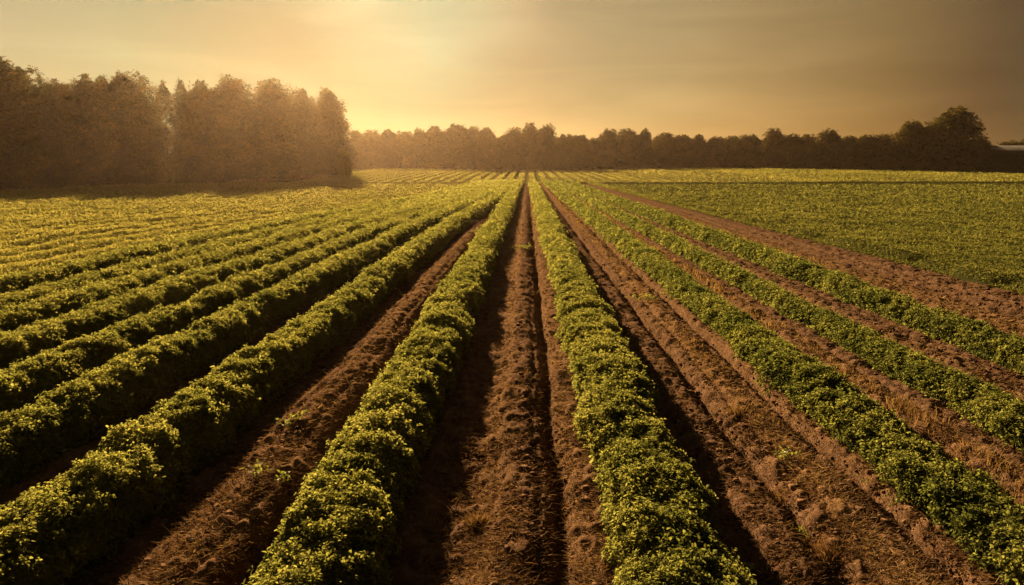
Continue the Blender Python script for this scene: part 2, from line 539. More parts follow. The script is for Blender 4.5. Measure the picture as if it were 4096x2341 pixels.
for k, (x0, hw, ht, lab, ts) in enumerate(ROWS):
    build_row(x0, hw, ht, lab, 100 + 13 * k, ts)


# ------------------------------------------------------------------ closed fields of the same crop
def canopy_z(X0, Y, kind):
    if kind == 'left':
        ph = (X0 + 16.3) / 2.05
        prof = np.abs(np.cos(math.pi * ph)) ** 0.7
        depth = 0.46 * np.clip((X0 + 80) / 50, 0.3, 1)
        z = 0.56 - depth * (1 - prof)
        z = z + 0.09 * vnoise(X0 * 0.9, Y * 0.5, 61) + 0.06 * vnoise(X0 * 2.1, Y * 1.4, 62)
    elif kind == 'right':
        z = 0.40 + 0.06 * vnoise(X0 * 0.8, Y * 0.35, 71) + 0.07 * vnoise(X0 * 1.9, Y * 1.2, 72) - 0.10 * np.exp(-((X0 - 34 - 6 * vnoise(Y * 0.02, 0 * Y, 5)) / 0.5) ** 2)
        e = X0 - 15.9 - 0.25 * vnoise(Y * 0.8, 0 * Y, 77)
        z = z * smooth(-0.25, 0.35, e)
    else:
        ph = X0 / 3.15
        fr = np.abs(ph - np.round(ph)) * 3.15
        stripe = 1 - np.exp(-(fr / 0.55) ** 2)
        on = 1 - smooth(45, 75, np.abs(X0 - 5))
        z = 0.45 - 0.42 * (1 - stripe) * on + 0.05 * vnoise(X0 * 0.5, Y * 0.2, 81)
    return z


def left_limit(Y):
    return np.where(Y < 80, -(0.80 * Y + 10), -(74 + 0.18 * (Y - 80)))


def build_field(kind, label, name, tone0):
    r = np.random.default_rng({'left': 3, 'right': 4, 'far': 5}[kind])
    g = Geo()
    if kind == 'far':
        ys = np.concatenate([[EDGE_Y + 1.2], np.linspace(EDGE_Y + 1.5, 332, 150)])
        x0 = np.concatenate([np.linspace(-60, 75, 620), np.linspace(75.5, 330, 260)])
        X0 = x0[None] + 0 * ys[:, None]
    else:
        ys = 11.0 * (EDGE_Y / 11.0) ** np.linspace(0, 1, 420)
        u = np.linspace(0, 1, 420)[None]
        if kind == 'left':
            lim = np.minimum(left_limit(ys), -17.5)[:, None]
            X0 = -17.3 + (lim + 17.3) * u
        else:
            lim = np.maximum(0.82 * ys + 12, 17.0)[:, None]
            X0 = 15.5 + (lim - 15.5) * u ** 1.3
    Y = ys[:, None] + 0 * X0
    X = row_x(X0, Y) if kind != 'far' else X0 + TAN_ROW * Y
    Z = terrain(X, Y) + canopy_z(X0, Y, kind) * 0.86
    if kind == 'far':
        Z[0] = terrain(X, Y)[0] - 0.02
    tz = tone0 + 0.0 * Z
    if kind == 'far':
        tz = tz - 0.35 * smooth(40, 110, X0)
    Q = grid_quads(*X0.shape)
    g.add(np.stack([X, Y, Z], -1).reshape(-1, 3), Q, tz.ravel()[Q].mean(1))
    # leaves spread evenly over the view of the field
    K = 4
    n = {'left': 160000, 'right': 140000, 'far': 70000}[kind]
    if kind == 'far':
        yv = r.uniform(0, 1, n) ** 1.2
        Yl = EDGE_Y + 1.3 + (330 - EDGE_Y) * yv
        x0l = r.uniform(-60, 320, n) 
        fr = np.abs(x0l / 3.15 - np.round(x0l / 3.15)) * 3.15
        keep = (np.abs(x0l) < 0.78 * Yl) & ((fr > 0.75) | (np.abs(x0l - 5) > 62))
        Yl, x0l = Yl[keep], x0l[keep]
    else:
        px = r.uniform(-160, W + 160, n * 3); py = r.uniform(184.5, 420, n * 3)
        xw, Yl = unproject(px, py, 0.45)
        ok = (Yl < EDGE_Y) & (Yl > 9)
        xw, Yl = xw[ok], Yl[ok]
        if kind == 'left':
            base = np.linspace(-17.3, -200, 3000)
            k = left_bend(Yl)
            x0l = xw - TAN_ROW * Yl
            for _ in range(6):
                kk = 1 - (1 - k) * np.clip((x0l + 60) / 43, 0, 1)
                x0l = (xw - TAN_ROW * Yl) / kk
            pf = np.abs(np.cos(math.pi * (x0l + 16.3) / 2.05)) ** 0.7
            ok = (x0l < -17.2) & (x0l > left_limit(Yl)) & ((pf > 0.55) | (x0l < -75))
        else:
            x0l = xw - TAN_ROW * Yl
            ok = x0l > 15.75
        x0l, Yl = x0l[ok], Yl[ok]
    edge = np.zeros(len(x0l))
    if kind == 'right':
        ye = np.concatenate([13 * (185 / 13.0) ** r.uniform(0, 1, 9000), 185 * (1 - 0.86 * r.uniform(0, 1, 3000))])
        xe = 15.72 + np.abs(r.normal(0, 0.35, len(ye)))
        x0l = np.concatenate([x0l, xe]); Yl = np.concatenate([Yl, ye]); edge = np.concatenate([edge, np.ones(len(ye))])
    elif kind == 'far':
        xe = r.uniform(-60, 150, 6000)
        x0l = np.concatenate([x0l, xe]); Yl = np.concatenate([Yl, EDGE_Y + 1.25 + np.abs(r.normal(0, 0.5, 6000))]); edge = np.concatenate([edge, np.ones(6000)])
    Xl = row_x(x0l, Yl) if kind != 'far' else x0l + TAN_ROW * Yl
    zc = canopy_z(x0l, Yl, kind)
    d = np.sqrt(Xl ** 2 + Yl ** 2)
    sz = np.maximum(S0, KPX * d * (0.70 if kind != 'far' else 0.55))
    lift = r.uniform(-0.25, 0.55, len(sz)) * np.minimum(sz, 0.28)
    zc = np.where(edge > 0, np.maximum(zc, 0.12) * r.uniform(0.15, 1.05, len(zc)), zc)
    P = np.stack([Xl, Yl, terrain(Xl, Yl) + zc + lift * (1 - 0.7 * edge)], -1)
    N = norm(np.stack([0 * d, 0 * d, 1 + 0 * d], -1) + r.normal(0, 0.45, (len(d), 3)))
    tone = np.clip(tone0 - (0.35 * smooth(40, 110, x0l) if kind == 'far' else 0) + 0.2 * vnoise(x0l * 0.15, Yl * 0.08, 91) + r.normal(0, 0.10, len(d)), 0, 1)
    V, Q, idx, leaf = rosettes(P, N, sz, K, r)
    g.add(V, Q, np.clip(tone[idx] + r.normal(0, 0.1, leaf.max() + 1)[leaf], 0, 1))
    link(name, g.mesh(name, [M_field]), kind="stuff", label=label, category="crop field")


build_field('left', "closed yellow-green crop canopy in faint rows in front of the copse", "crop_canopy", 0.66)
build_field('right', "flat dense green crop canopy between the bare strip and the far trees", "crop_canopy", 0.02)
build_field('far', "distant pale crop field with fine dark furrows rising to the treeline", "crop_canopy", 0.60)


# ------------------------------------------------------------------ trees
def tube(g, pts, radii, seg=8, tone=0.5):
    pts = np.asarray(pts, float); radii = np.asarray(radii, float)
    rings = []
    for i in range(len(pts)):
        a = pts[min(i + 1, len(pts) - 1)] - pts[max(i - 1, 0)]
        a = a / np.linalg.norm(a)
        ref = np.array([1.0, 0, 0]) if abs(a[0]) < 0.8 else np.array([0, 1.0, 0])
        t1 = np.cross(a, ref); t1 /= np.linalg.norm(t1); t2 = np.cross(a, t1)
        th = np.linspace(0, 2 * math.pi, seg + 1)[:-1]
        rings.append(pts[i] + radii[i] * (np.cos(th)[:, None] * t1 + np.sin(th)[:, None] * t2))
    V = np.concatenate(rings)
    Q = []
    for i in range(len(pts) - 1):
        for j in range(seg):
            k = (j + 1) % seg
            Q.append((i * seg + j, i * seg + k, (i + 1) * seg + k, (i + 1) * seg + j))
    g.add(V, np.array(Q), tone)


def make_tree_meshes(kind, seed, thin=1.0):
    """crown and trunk meshes of one tree in metres, base at the origin"""
    r = np.random.default_rng(seed)
    lobes = []
    if kind == 'slender':                   # tall feathery trees of the copse
        HT, WD, leaf, n, K = 24.0, 9.0, 0.56, 6400, 5
        for k in range(20):
            z = r.uniform(0.10, 0.84) * HT
            rad = 0.5 * WD * (0.75 if z < 0.7 * HT else 0.55) * math.sqrt(r.uniform(0.05, 1))
            a = r.uniform(0, 6.28)
            lobes.append((rad * math.cos(a), rad * math.sin(a), z, r.uniform(1.1, 2.0), r.uniform(1.8, 3.6)))
        for k in range(14):                # limbs reaching out of the outline
            a = r.uniform(0, 6.28); rad = r.uniform(3.4, 5.0)
            lobes.append((rad * math.cos(a), rad * math.sin(a), HT * r.uniform(0.22, 0.82), r.uniform(0.6, 1.1), r.uniform(0.6, 1.2)))
        for k in range(8):
            a = r.uniform(0, 6.28); rad = r.uniform(1.0, 4.2)
            lobes.append((rad * math.cos(a), rad * math.sin(a), r.uniform(1.0, 6.0), r.uniform(1.4, 2.2), r.uniform(1.5, 2.6)))
        for k in range(16):
            a = r.uniform(0, 6.28); rad = r.uniform(0, 3.3)
            lobes.append((rad * math.cos(a), rad * math.sin(a), HT * r.uniform(0.80, 0.96), r.uniform(0.40, 0.80), r.uniform(1.1, 2.3)))
    elif kind == 'broad':                   # rounded trees of the treeline
        HT, WD, leaf, n, K = 24.0, 15.0, 0.75, 4600, 5
        for k in range(24):
            zf = r.uniform(0.12, 0.88)
            prof = math.sqrt(max(0.05, 1 - ((zf - 0.42) / 0.56) ** 2)) if zf > 0.42 else 0.97
            rad = 0.5 * WD * 0.75 * prof * math.sqrt(r.uniform(0.05, 1))
            a = r.uniform(0, 6.28)
            lobes.append((rad * math.cos(a), rad * math.sin(a), zf * HT, r.uniform(1.8, 3.0), r.uniform(1.6, 2.8)))
        for k in range(14):
            a = r.uniform(0, 6.28); rad = r.uniform(1.5, 6.0)
            lobes.append((rad * math.cos(a), rad * math.sin(a), r.uniform(1.0, 6.5), r.uniform(1.8, 2.8), r.uniform(1.6, 2.6)))
        hx, hy = r.normal(0, 1.2, 2)
        for k in range(11):
            a = r.uniform(0, 6.28); rad = r.uniform(0, 4.2)
            zt = 0.90 - 0.010 * rad - r.uniform(0, 0.15)
            lobes.append((hx + rad * math.cos(a), hy + rad * math.sin(a), HT * zt, r.uniform(1.2, 2.4), r.uniform(1.0, 1.9)))
    else:                                   # shrub
        HT, WD, leaf, n, K = 6.0, 8.0, 0.55, 600, 5
        for k in range(12):
            a = r.uniform(0, 6.28); rad = r.uniform(0, 2.9)
            lobes.append((rad * math.cos(a), rad * math.sin(a), HT * r.uniform(0.15, 0.78), r.uniform(1.0, 1.6), r.uniform(0.9, 1.3)))
    n = int(n * thin)
    lobes = np.array(lobes)
    wgt = lobes[:, 3] ** 1.3 * lobes[:, 4] ** 0.7
    li = r.choice(len(lobes), n, p=wgt / wgt.sum())
    dv = norm(r.normal(0, 1, (n, 3)))
    rad = r.uniform(0.25, 1.0, n) ** 0.6 * (1 + 0.25 * r.normal(0, 1, n).clip(-1, 1.5))
    P = lobes[li, :3] + dv * rad[:, None] * np.stack([lobes[li, 3], lobes[li, 3], lobes[li, 4]], -1)
    # the rest of the leaves fill an uneven crown outline from the foot to the top
    m = int(n * (0.45 if kind == 'slender' else 0.42))
    zf = r.uniform(0.02, 1.0, m) ** (0.95 if kind == 'slender' else 1.1)
    if kind == 'slender':
        prof = np.interp(zf, [0, 0.06, 0.25, 0.6, 0.8, 0.92, 1.0], [0.8, 0.95, 1.0, 0.95, 0.80, 0.50, 0.12])
    else:
        prof = np.interp(zf, [0, 0.05, 0.2, 0.45, 0.65, 0.80, 0.91, 0.97, 1.0], [0.85, 0.95, 1.0, 1.0, 0.94, 0.80, 0.62, 0.46, 0.30])
    an = r.uniform(0, 6.28, m)
    lump = (0.72 if kind == 'slender' else 0.82) + 0.34 * vnoise(np.cos(an) * 2.1 + 9 + zf * 0, zf * 4.5 + np.sin(an) * 2.1, seed) + 0.14 * vnoise(np.cos(an) * 5 + 3, zf * 11 + np.sin(an) * 5, seed + 3)
    rr_ = 0.5 * WD * prof * lump * r.uniform(0.15, 1.0, m) ** 0.4
    top = 1 + 0.10 * vnoise(np.cos(an) * 3, np.sin(an) * 3, seed + 7)
    P[:m] = np.stack([rr_ * np.cos(an), rr_ * np.sin(an), zf * HT * 0.97 * top], -1)
    dv[:m] = norm(np.stack([np.cos(an), np.sin(an), 1.6 * (zf - 0.45)], -1))
    li[:m] = (np.floor(vnoise(an * 1.2, zf * 6, seed + 5) * 0.5 * len(lobes) + 0.5 * len(lobes))).astype(int) % len(lobes)
    P[:, 2] = np.clip(P[:, 2], 0.4, HT * 1.02)
    if kind == 'slender':
        N = norm(dv * 0.5 + np.array([0, 0, 0.6]) + r.normal(0, 0.35, (n, 3)))
        e = (0.1, 1.25); wdt = 0.42
    else:
        N = norm(dv + np.array([0, 0, 0.5]) + r.normal(0, 0.4, (n, 3)))
        e = (-0.3, 0.9); wdt = 0.7
    g = Geo()
    base_tone = {'slender': 0.38, 'broad': 0.45, 'shrub': 0.62}[kind] + r.uniform(-0.20, 0.22)
    tone = np.clip(base_tone + 0.16 * r.normal(0, 1, len(lobes))[li] + r.normal(0, 0.12, n), 0, 1)
    V, Q, idx, lf = rosettes(P, N, np.full(n, leaf), K, r, e[0], e[1], wdt)
    g.add(V, Q, np.clip(tone[idx] + r.normal(0, 0.1, lf.max() + 1)[lf], 0, 1))
    crown = g.mesh("crown", [M_tree])
    t = Geo()
    th = HT * (0.78 if kind != 'shrub' else 0.5)
    r0 = HT * 0.016 + 0.05
    zs = np.linspace(-0.4, th, 8)
    wig = np.cumsum(r.normal(0, 0.10 * HT / 24, (8, 2)), 0)
    tp = np.column_stack([wig, zs]); tp[0, :2] = tp[1, :2]
    tube(t, tp, np.linspace(r0, 0.05, 8))
    for k in range(9):
        i = r.integers(2, 7)
        b = tp[i]
        tgt = lobes[np.argsort(np.abs(lobes[:, 2] - b[2] - 0.12 * HT))[r.integers(0, 4)], :3]
        mid = (b + tgt) / 2 + r.normal(0, 0.3, 3)
        rr = r0 * (1 - i / 9) * 0.6
        tube(t, [b, mid, tgt], [rr, rr * 0.6, 0.03], 5)
    return crown, t.mesh("trunk", [M_bark]), HT, WD


LIB = {k: [make_tree_meshes(k, 500 + 37 * i + s) for i in range(c)] for k, c, s in (('slender', 8, 0), ('broad', 8, 11), ('shrub', 3, 23))}

LIB['thin'] = [make_tree_meshes('slender', 900 + 31 * i, 0.38) for i in range(4)]


def plant_tree(kind, X, Y, height, width, name, label, group, variant, rot, cat="tree"):
    crown, trunk, HT, WD = LIB[kind][variant % len(LIB[kind])]
    e = bpy.data.objects.new(name, None)
    scene.collection.objects.link(e)
    e.empty_display_size = 0.5
    e.location = (X, Y, float(terrain(np.array(X), np.array(Y))) - 0.1)
    e.rotation_euler = (0, 0, rot)
    e.scale = (width / WD, width / WD, height / HT)
    e['label'] = label; e['category'] = cat; e['group'] = group
    link("crown", crown, e)
    link("trunk", trunk, e)
    return e


COPSE_A, COPSE_B = np.array([-88.0, 124.0]), np.array([-52.0, 238.0])


def copse_xy(px, back=0.0):
    """where the pixel column px meets the copse edge, moved back into the copse"""
    A, B = COPSE_A, COPSE_B
    k = (px - W / 2) / FPX
    dirv = B - A
    # X = k*(Y*CP + 2*SP)
    s = (k * (A[1] * CP + 2 * SP) - A[0]) / (dirv[0] - k * CP * dirv[1])
    p = A + s * dirv
    n = np.array([-dirv[1], dirv[0]]) / np.linalg.norm(dirv)
    p = p + n * back
    return p


COPSE = [  # px centre, top py, width m, label
    (-14, 64, 10, "dark copse tree cut by the picture edge beside the tallest one"),
    (12, 61, 10, "tallest dark feathery tree at the open end of the copse"),
    (31, 71, 9, "copse tree with a feathery top one step down from the tallest"),
    (50, 82, 9, "low-topped copse tree beside a bright gap of sunlit leaves"),
    (68, 83, 9, "dense copse tree at the dip in the skyline before the dark tufts"),
    (92, 77, 9, "copse tree with dark tufted clumps at its top"),
    (112, 79, 8, "slim copse tree between the dark-tufted one and the first high rounded top"),
    (131, 74, 10, "high rounded copse tree rising over thin sunlit neighbours"),
    (151, 80, 8, "thin copse tree with glowing backlit twigs"),
    (170, 82, 8, "see-through copse tree with pale sky showing between its stems"),
    (188, 82, 8, "airy narrow copse tree just past the see-through one"),
    (207, 84, 9, "even-topped copse tree midway between the thin stand and the amber end"),
    (238, 79, 12, "broad amber copse tree with a flat domed top, third from the field corner"),
    (278, 82, 13, "broad amber copse tree with a rounded dome, second from the field corner"),
    (305, 91, 9, "lower amber copse tree tucked between the dome and the end tree"),
    (331, 91, 12, "amber tree at the end of the copse with a jagged sunlit edge"),
]
GC = "tall trees along the front of the copse"
for k, (px, py, wd, lab) in enumerate(COPSE):
    p = copse_xy(px)
    p = p * (1 + (8.0 if k % 2 == 0 and k < 15 else 0.0) / np.linalg.norm(p))     # some stand a little deeper
    Yt = p[1]
    ht = float(z_for(py, Yt)) - float(terrain(np.array(p[0]), np.array(Yt)))
    plant_tree('thin' if k in (3, 8, 9, 10) else 'slender', p[0], Yt, ht, wd * (0.8 if k == 3 else 0.92 if k in (2, 8, 9, 10) else 1.18), "copse_tree", lab, GC, k, rng.uniform(0, 6.28))
for k in range(24):
    px = -290 + 27 * k + rng.uniform(-6, 6)
    p = copse_xy(max(px, -60))
    p = p * (1 + rng.uniform(14, 30) / np.linalg.norm(p))
    if px < -20:                 # the wood goes on past the picture edge
        p = np.array([-92.0 - (-20 - px) * 0.16, 119 + rng.uniform(-9, 24)])
    if px > 335 or 38 < px < 62 or 150 < px < 192 or 252 < px < 268:
        continue
    ht = rng.uniform(17, 21.5) + 0.008 * px
    plant_tree('slender', p[0], p[1], ht, rng.uniform(9, 12), "copse_tree",
               "copse tree standing deeper in the wood behind the front trees", "trees deeper inside the copse", k + 3, rng.uniform(0, 6.28))
p = copse_xy(353, 0)
corner_tree = plant_tree('shrub', p[0] + 0.8, p[1] - 18, 8.8, 5.4, "small_tree", "small rounded pale tree at the field corner beside the copse end", "small trees and shrubs", 0, 1.0)
for ch in corner_tree.children:                # a paler kind of leaf than the copse
    if ch.name.startswith("crown"):
        ch.data = ch.data.copy()
        ch.data.materials[0] = M_field
p = copse_xy(338, 0)
plant_tree('shrub', p[0] , p[1] - 3, 6.0, 9.0, "shrub", "low bush at the foot of the copse end tree", "small trees and shrubs", 1, 2.0, "shrub")

TREELINE = [  # display px centre, display top py, width factor, label
    (893, 328, 44, "hazy treeline tree half hidden behind the small pale corner tree"),
    (930, 327, 56, "hazy rounded tree nearest the copse gap, low and even topped"),
    (966, 325, 56, "pale hazy treeline tree with a slight hump, next after the even low one"),
    (1006, 330, 50, "pale hazy low tree in the shallow dip before the first feathery crown"),
    (1046, 320, 44, "slim hazy treeline tree with a feathery crown and a chink of light beside it"),
    (1083, 316, 50, "hazy tree with a square bushy head between the feathery and the big domed one"),
    (1138, 312, 74, "large domed hazy tree over two dark trunks at the pale end of the treeline"),
    (1180, 317, 50, "hazy tree leaning on the side of the large dome"),
    (1213, 320, 30, "small isolated hazy crown with see-through gaps standing above its neighbours"),
    (1248, 341, 56, "low hazy tree in the notch between the isolated crown and the tall pair"),
    (1279, 320, 28, "thin hazy spire-like tree beside the tall pair"),
    (1319, 310, 54, "tall square-topped tree above the vanishing point of the rows"),
    (1360, 310, 42, "loose twiggy tree paired with the square-topped one"),
    (1404, 335, 54, "low even treeline tree next to the twiggy one"),
    (1445, 337, 56, "low flat-topped tree in the middle of the long even stretch before the notch"),
    (1480, 345, 44, "lowest tree in the notch before the saw-toothed stand"),
    (1516, 324, 50, "rounded tree at the start of the saw-toothed stand"),
    (1560, 324, 50, "pointed-topped tree in the middle of the saw-toothed stand"),
    (1602, 323, 44, "crooked-topped tree ending the saw-toothed stand"),
    (1650, 334, 52, "brown rounded tree just past the saw-toothed stand"),
    (1696, 337, 50, "brown low tree after a small pale notch in the skyline"),
    (1736, 336, 48, "brown tree with a bumpy top between two low ones"),
    (1778, 341, 50, "brown low small-headed tree above a pale streak of ground"),
    (1818, 340, 48, "brown low tree two before the bold yellow-edged tree"),
    (1860, 337, 50, "brown rounded tree touching the bold yellow-edged tree"),
    (1922, 323, 66, "bold tree with a raised head and sunlit yellow edge"),
    (1968, 336, 54, "dark brown tree sloping down from the bold yellow-edged one"),
    (2008, 337, 50, "dark brown tree in the dip before the lopsided crown"),
    (2058, 322, 72, "dark tree with a lopsided crown reaching towards the barn"),
    (2108, 340, 54, "dark low tree just past the lopsided crown"),
    (2152, 336, 54, "dark narrow tree with a sunlit flank in the middle of the dark stretch"),
    (2198, 336, 54, "dark tree just before the broad two-humped one"),
    (2255, 305, 92, "broad dark two-humped tree beside the tallest treeline tree"),
    (2302, 325, 56, "dark infill tree between the two-humped and the tallest treeline tree"),
    (2362, 272, 118, "tallest dark tree of the far treeline near the barn"),
    (2428, 342, 72, "round dark tree directly against the end of the barn"),
    (2505, 351, 80, "dark tree behind the barn roof, its top just showing over the ridge"),
    (2556, 343, 80, "dark tree behind the barn at the picture edge"),
]
GT = "trees of the far treeline"
D = 2548 / 1024
for k, (dx, dy_, wf, lab) in enumerate(TREELINE):
    px, py = dx / D, dy_ / D
    Yt = float(np.interp(px, [350, 700, 800, 900, 1000, 1024], [352, 350, 335, 305, 285, 282])) + (7 if k % 2 else 0)
    if k >= len(TREELINE) - 2:
        Yt += 40
    X = ray_xy(px, Yt)
    ht = float(z_for(py, Yt)) - float(terrain(np.array(X), np.array(Yt)))
    wd = max(wf / D / FPX * Yt * (1.3 if wf < 80 else 1.15 if wf < 100 else 1.3), 10)
    wd *= (0.85, 1.15, 1.0, 1.35, 0.9, 1.2, 1.05)[k % 7]
    plant_tree('broad', X, Yt, ht, wd, "treeline_tree", lab, GT, k, rng.uniform(0, 6.28))
for k in range(36):
    px = 345 + 18 * k + rng.uniform(-8, 8)
    Yt = float(np.interp(px, [350, 700, 800, 900, 1000, 1024], [352, 350, 335, 305, 285, 282])) + rng.uniform(16, 30)
    plant_tree('broad', ray_xy(px, Yt), Yt, rng.uniform(11.0, 17.0) + (1.8 if px < 700 else 0), rng.uniform(15, 20), "treeline_tree",
               "lower tree filling in behind the front of the far treeline", "trees behind the far treeline", k + 2, rng.uniform(0, 6.28))
for k, (dx, wd, ht, lab) in enumerate([
        (2205, 9, 5.0, "small dark shrub at the foot of the narrow dark trees"),
        (2262, 16, 6.5, "wide dark shrub at the foot of the two-humped tree"),
        (2325, 13, 5.5, "dark shrub in front of the tallest treeline tree"),
        (2395, 12, 4.0, "low dark shrub between the tallest treeline tree and the barn"),
        (1075, 10, 4.0, "pale hazy shrub under the square bushy head"),
        (1530, 12, 4.0, "brown shrub under the saw-toothed stand")]):
    px = dx / D
    Yt = float(np.interp(px, [350, 700, 800, 900, 1000], [352, 350, 335, 305, 285])) - 10
    plant_tree('shrub', ray_xy(px, Yt), Yt, ht, wd, "shrub", lab, "small trees and shrubs", k, rng.uniform(0, 6.28), "shrub")


# ------------------------------------------------------------------ barn
def box_quads(g, x0, x1, y0, y1, z0, z1):
    V = np.array([(x, y, z) for z in (z0, z1) for y in (y0, y1) for x in (x0, x1)], float)
    g.add(V, np.array([(0, 2, 3, 1), (4, 5, 7, 6), (0, 1, 5, 4), (2, 6, 7, 3), (0, 4, 6, 2), (1, 3, 7, 5)]), 0.5)


def build_barn():
    Yb = 285.0
    Xl = ray_xy(992, Yb)
    e = bpy.data.objects.new("barn", None); scene.collection.objects.link(e)
    zb = float(terrain(np.array(Xl), np.array(Yb))) - 0.2
    e.location = (Xl, Yb, zb)
    e['label'] = "long dark barn with a pale metal roof beside the round dark tree"; e['category'] = "barn"
    ev = float(z_for(155.0, Yb)) - zb
    rg = float(z_for(145.8, Yb + 8)) - zb
    L, Dp = 46.0, 16.0
    g = Geo(); box_quads(g, 0.4, L, 0, Dp, 0, ev - 0.05)
    V = np.array([(0.4, 0, ev - 0.05), (0.4, Dp, ev - 0.05), (0.4, Dp / 2, rg - 0.2), (0.4, Dp / 2, rg - 0.2)])
    for k in range(12):        # upright cladding battens
        x = 1.5 + k * 3.7
        box_quads(g, x, x + 0.15, -0.08, -0.002, 0.2, ev - 0.2)
    link("wall", g.mesh("wall", [M_barn_wall]), e)
    for x in (0.4, L):
        g = Geo()
        q = np.array([(x, 0, ev - 0.05), (x, Dp / 2, ev - 0.05), (x, Dp / 2, rg - 0.15), (x, Dp / 4, (ev + rg) / 2 - 0.1)], float)
        g.add(q, np.array([[0, 1, 2, 3]]), 0.5)
        q2 = q.copy(); q2[:, 1] = Dp - q2[:, 1]
        g.add(q2, np.array([[0, 1, 2, 3]]), 0.5)
        link("gable", g.mesh("gable", [M_barn_wall]), e)
    g = Geo()
    for s in (0, 1):
        a = np.array([(-0.3, -0.6, ev - 0.12), (L + 0.3, -0.6, ev - 0.12), (L + 0.3, Dp / 2, rg), (-0.3, Dp / 2, rg)], float)
        if s:
            a[:, 1] = Dp - a[:, 1]
        b = a + np.array([0, 0, 0.14])
        V = np.concatenate([a, b])
        g.add(V, np.array([(0, 1, 2, 3), (4, 7, 6, 5), (0, 4, 5, 1), (1, 5, 6, 2), (2, 6, 7, 3), (3, 7, 4, 0)]), 0.5)
    link("roof", g.mesh("roof", [M_barn_roof]), e)
    for x in (9.0, 23.0):
        g = Geo(); box_quads(g, x, x + 4.5, -0.12, -0.004, 0.15, 4.2)
        box_quads(g, x + 2.2, x + 2.3, -0.16, -0.122, 0.15, 4.2)
        link("door", g.mesh("door", [M_barn_wall]), e)


build_barn()


# ------------------------------------------------------------------ straw, dry grass and weeds on the bare strips
def ground_z(X, Y):
    X0 = X - TAN_ROW * Y
    return terrain(X, Y) + soil_profile(X0, Y) * (1 - smooth(120, 186, Y))


def blades(P, D, L, w, r, tone, bend=0.3):
    """thin bent blades: base P, direction D, length L, width w"""
    n = len(P)
    S = norm(np.cross(D, np.array([0, 0, 1.0])) + r.normal(0, 0.4, (n, 3)))
    mid = P + D * (L * 0.55)[:, None]
    tip = P + D * L[:, None] - np.array([0, 0, 1.0]) * (L * bend)[:, None] + r.normal(0, 0.12, (n, 3)) * L[:, None]
    sw = S * (w / 2)[:, None]
    V = np.stack([P - sw, P + sw, mid + sw * 0.8, mid - sw * 0.8, tip + sw * 0.25, tip - sw * 0.25], 1).reshape(-1, 3)
    b = np.arange(n)[:, None] * 6
    Q = np.concatenate([b + np.array([[0, 1, 2, 3]]), b + np.array([[3, 2, 4, 5]])], 1).reshape(-1, 4)
    return V, Q, np.repeat(tone, 2)


def build_straw():
    r = np.random.default_rng(77)
    n = 520000
    px = r.uniform(-100, W + 100, n); py = 190 + (640 - 190) * r.uniform(0, 1, n) ** 0.85
    X, Y = unproject(px, py, 0.05)
    X0 = X - TAN_ROW * Y
    ok = (X0 > -6.2) & (X0 < 15.6) & (Y < 150)
    for (c, hw, *_) in ROWS:
        ok &= np.abs(X0 - c) > hw * 0.8
    X, Y, X0 = X[ok], Y[ok], X0[ok]
    am = straw_amount(X0, Y)
    ok = r.uniform(0, 1, len(X)) < 0.15 + 0.80 * am
    X, Y, X0, am = X[ok], Y[ok], X0[ok], am[ok]
    n = len(X)
    d = np.sqrt(X ** 2 + Y ** 2 + 16)
    L = np.maximum(r.uniform(0.04, 0.15, n), 4.0 * d / FPX * r.uniform(0.5, 1.2, n))
    L = np.minimum(L, 0.7)
    w = np.maximum(0.007, 0.8 * d / FPX)
    a = r.normal(0.15, 0.7, n)
    el = np.abs(r.normal(0, 0.28, n))
    Dv = np.stack([np.cos(a) * np.cos(el) * np.sign(r.normal(0, 1, n)), np.sin(a) * np.cos(el), np.sin(el)], -1)
    P = np.stack([X, Y, ground_z(X, Y) + r.uniform(0.0, 0.035, n)], -1)
    g = Geo()
    tone = np.clip(0.25 + 0.5 * am + r.normal(0, 0.2, n), 0, 1)
    V, Q, T = blades(P, norm(Dv), L, w, r, tone, 0.12)
    g.add(V, Q, T)
    link("straw", g.mesh("straw", [M_straw]), kind="stuff", label="loose brown straw and stubble lying on the bare soil strips", category="straw")


build_straw()


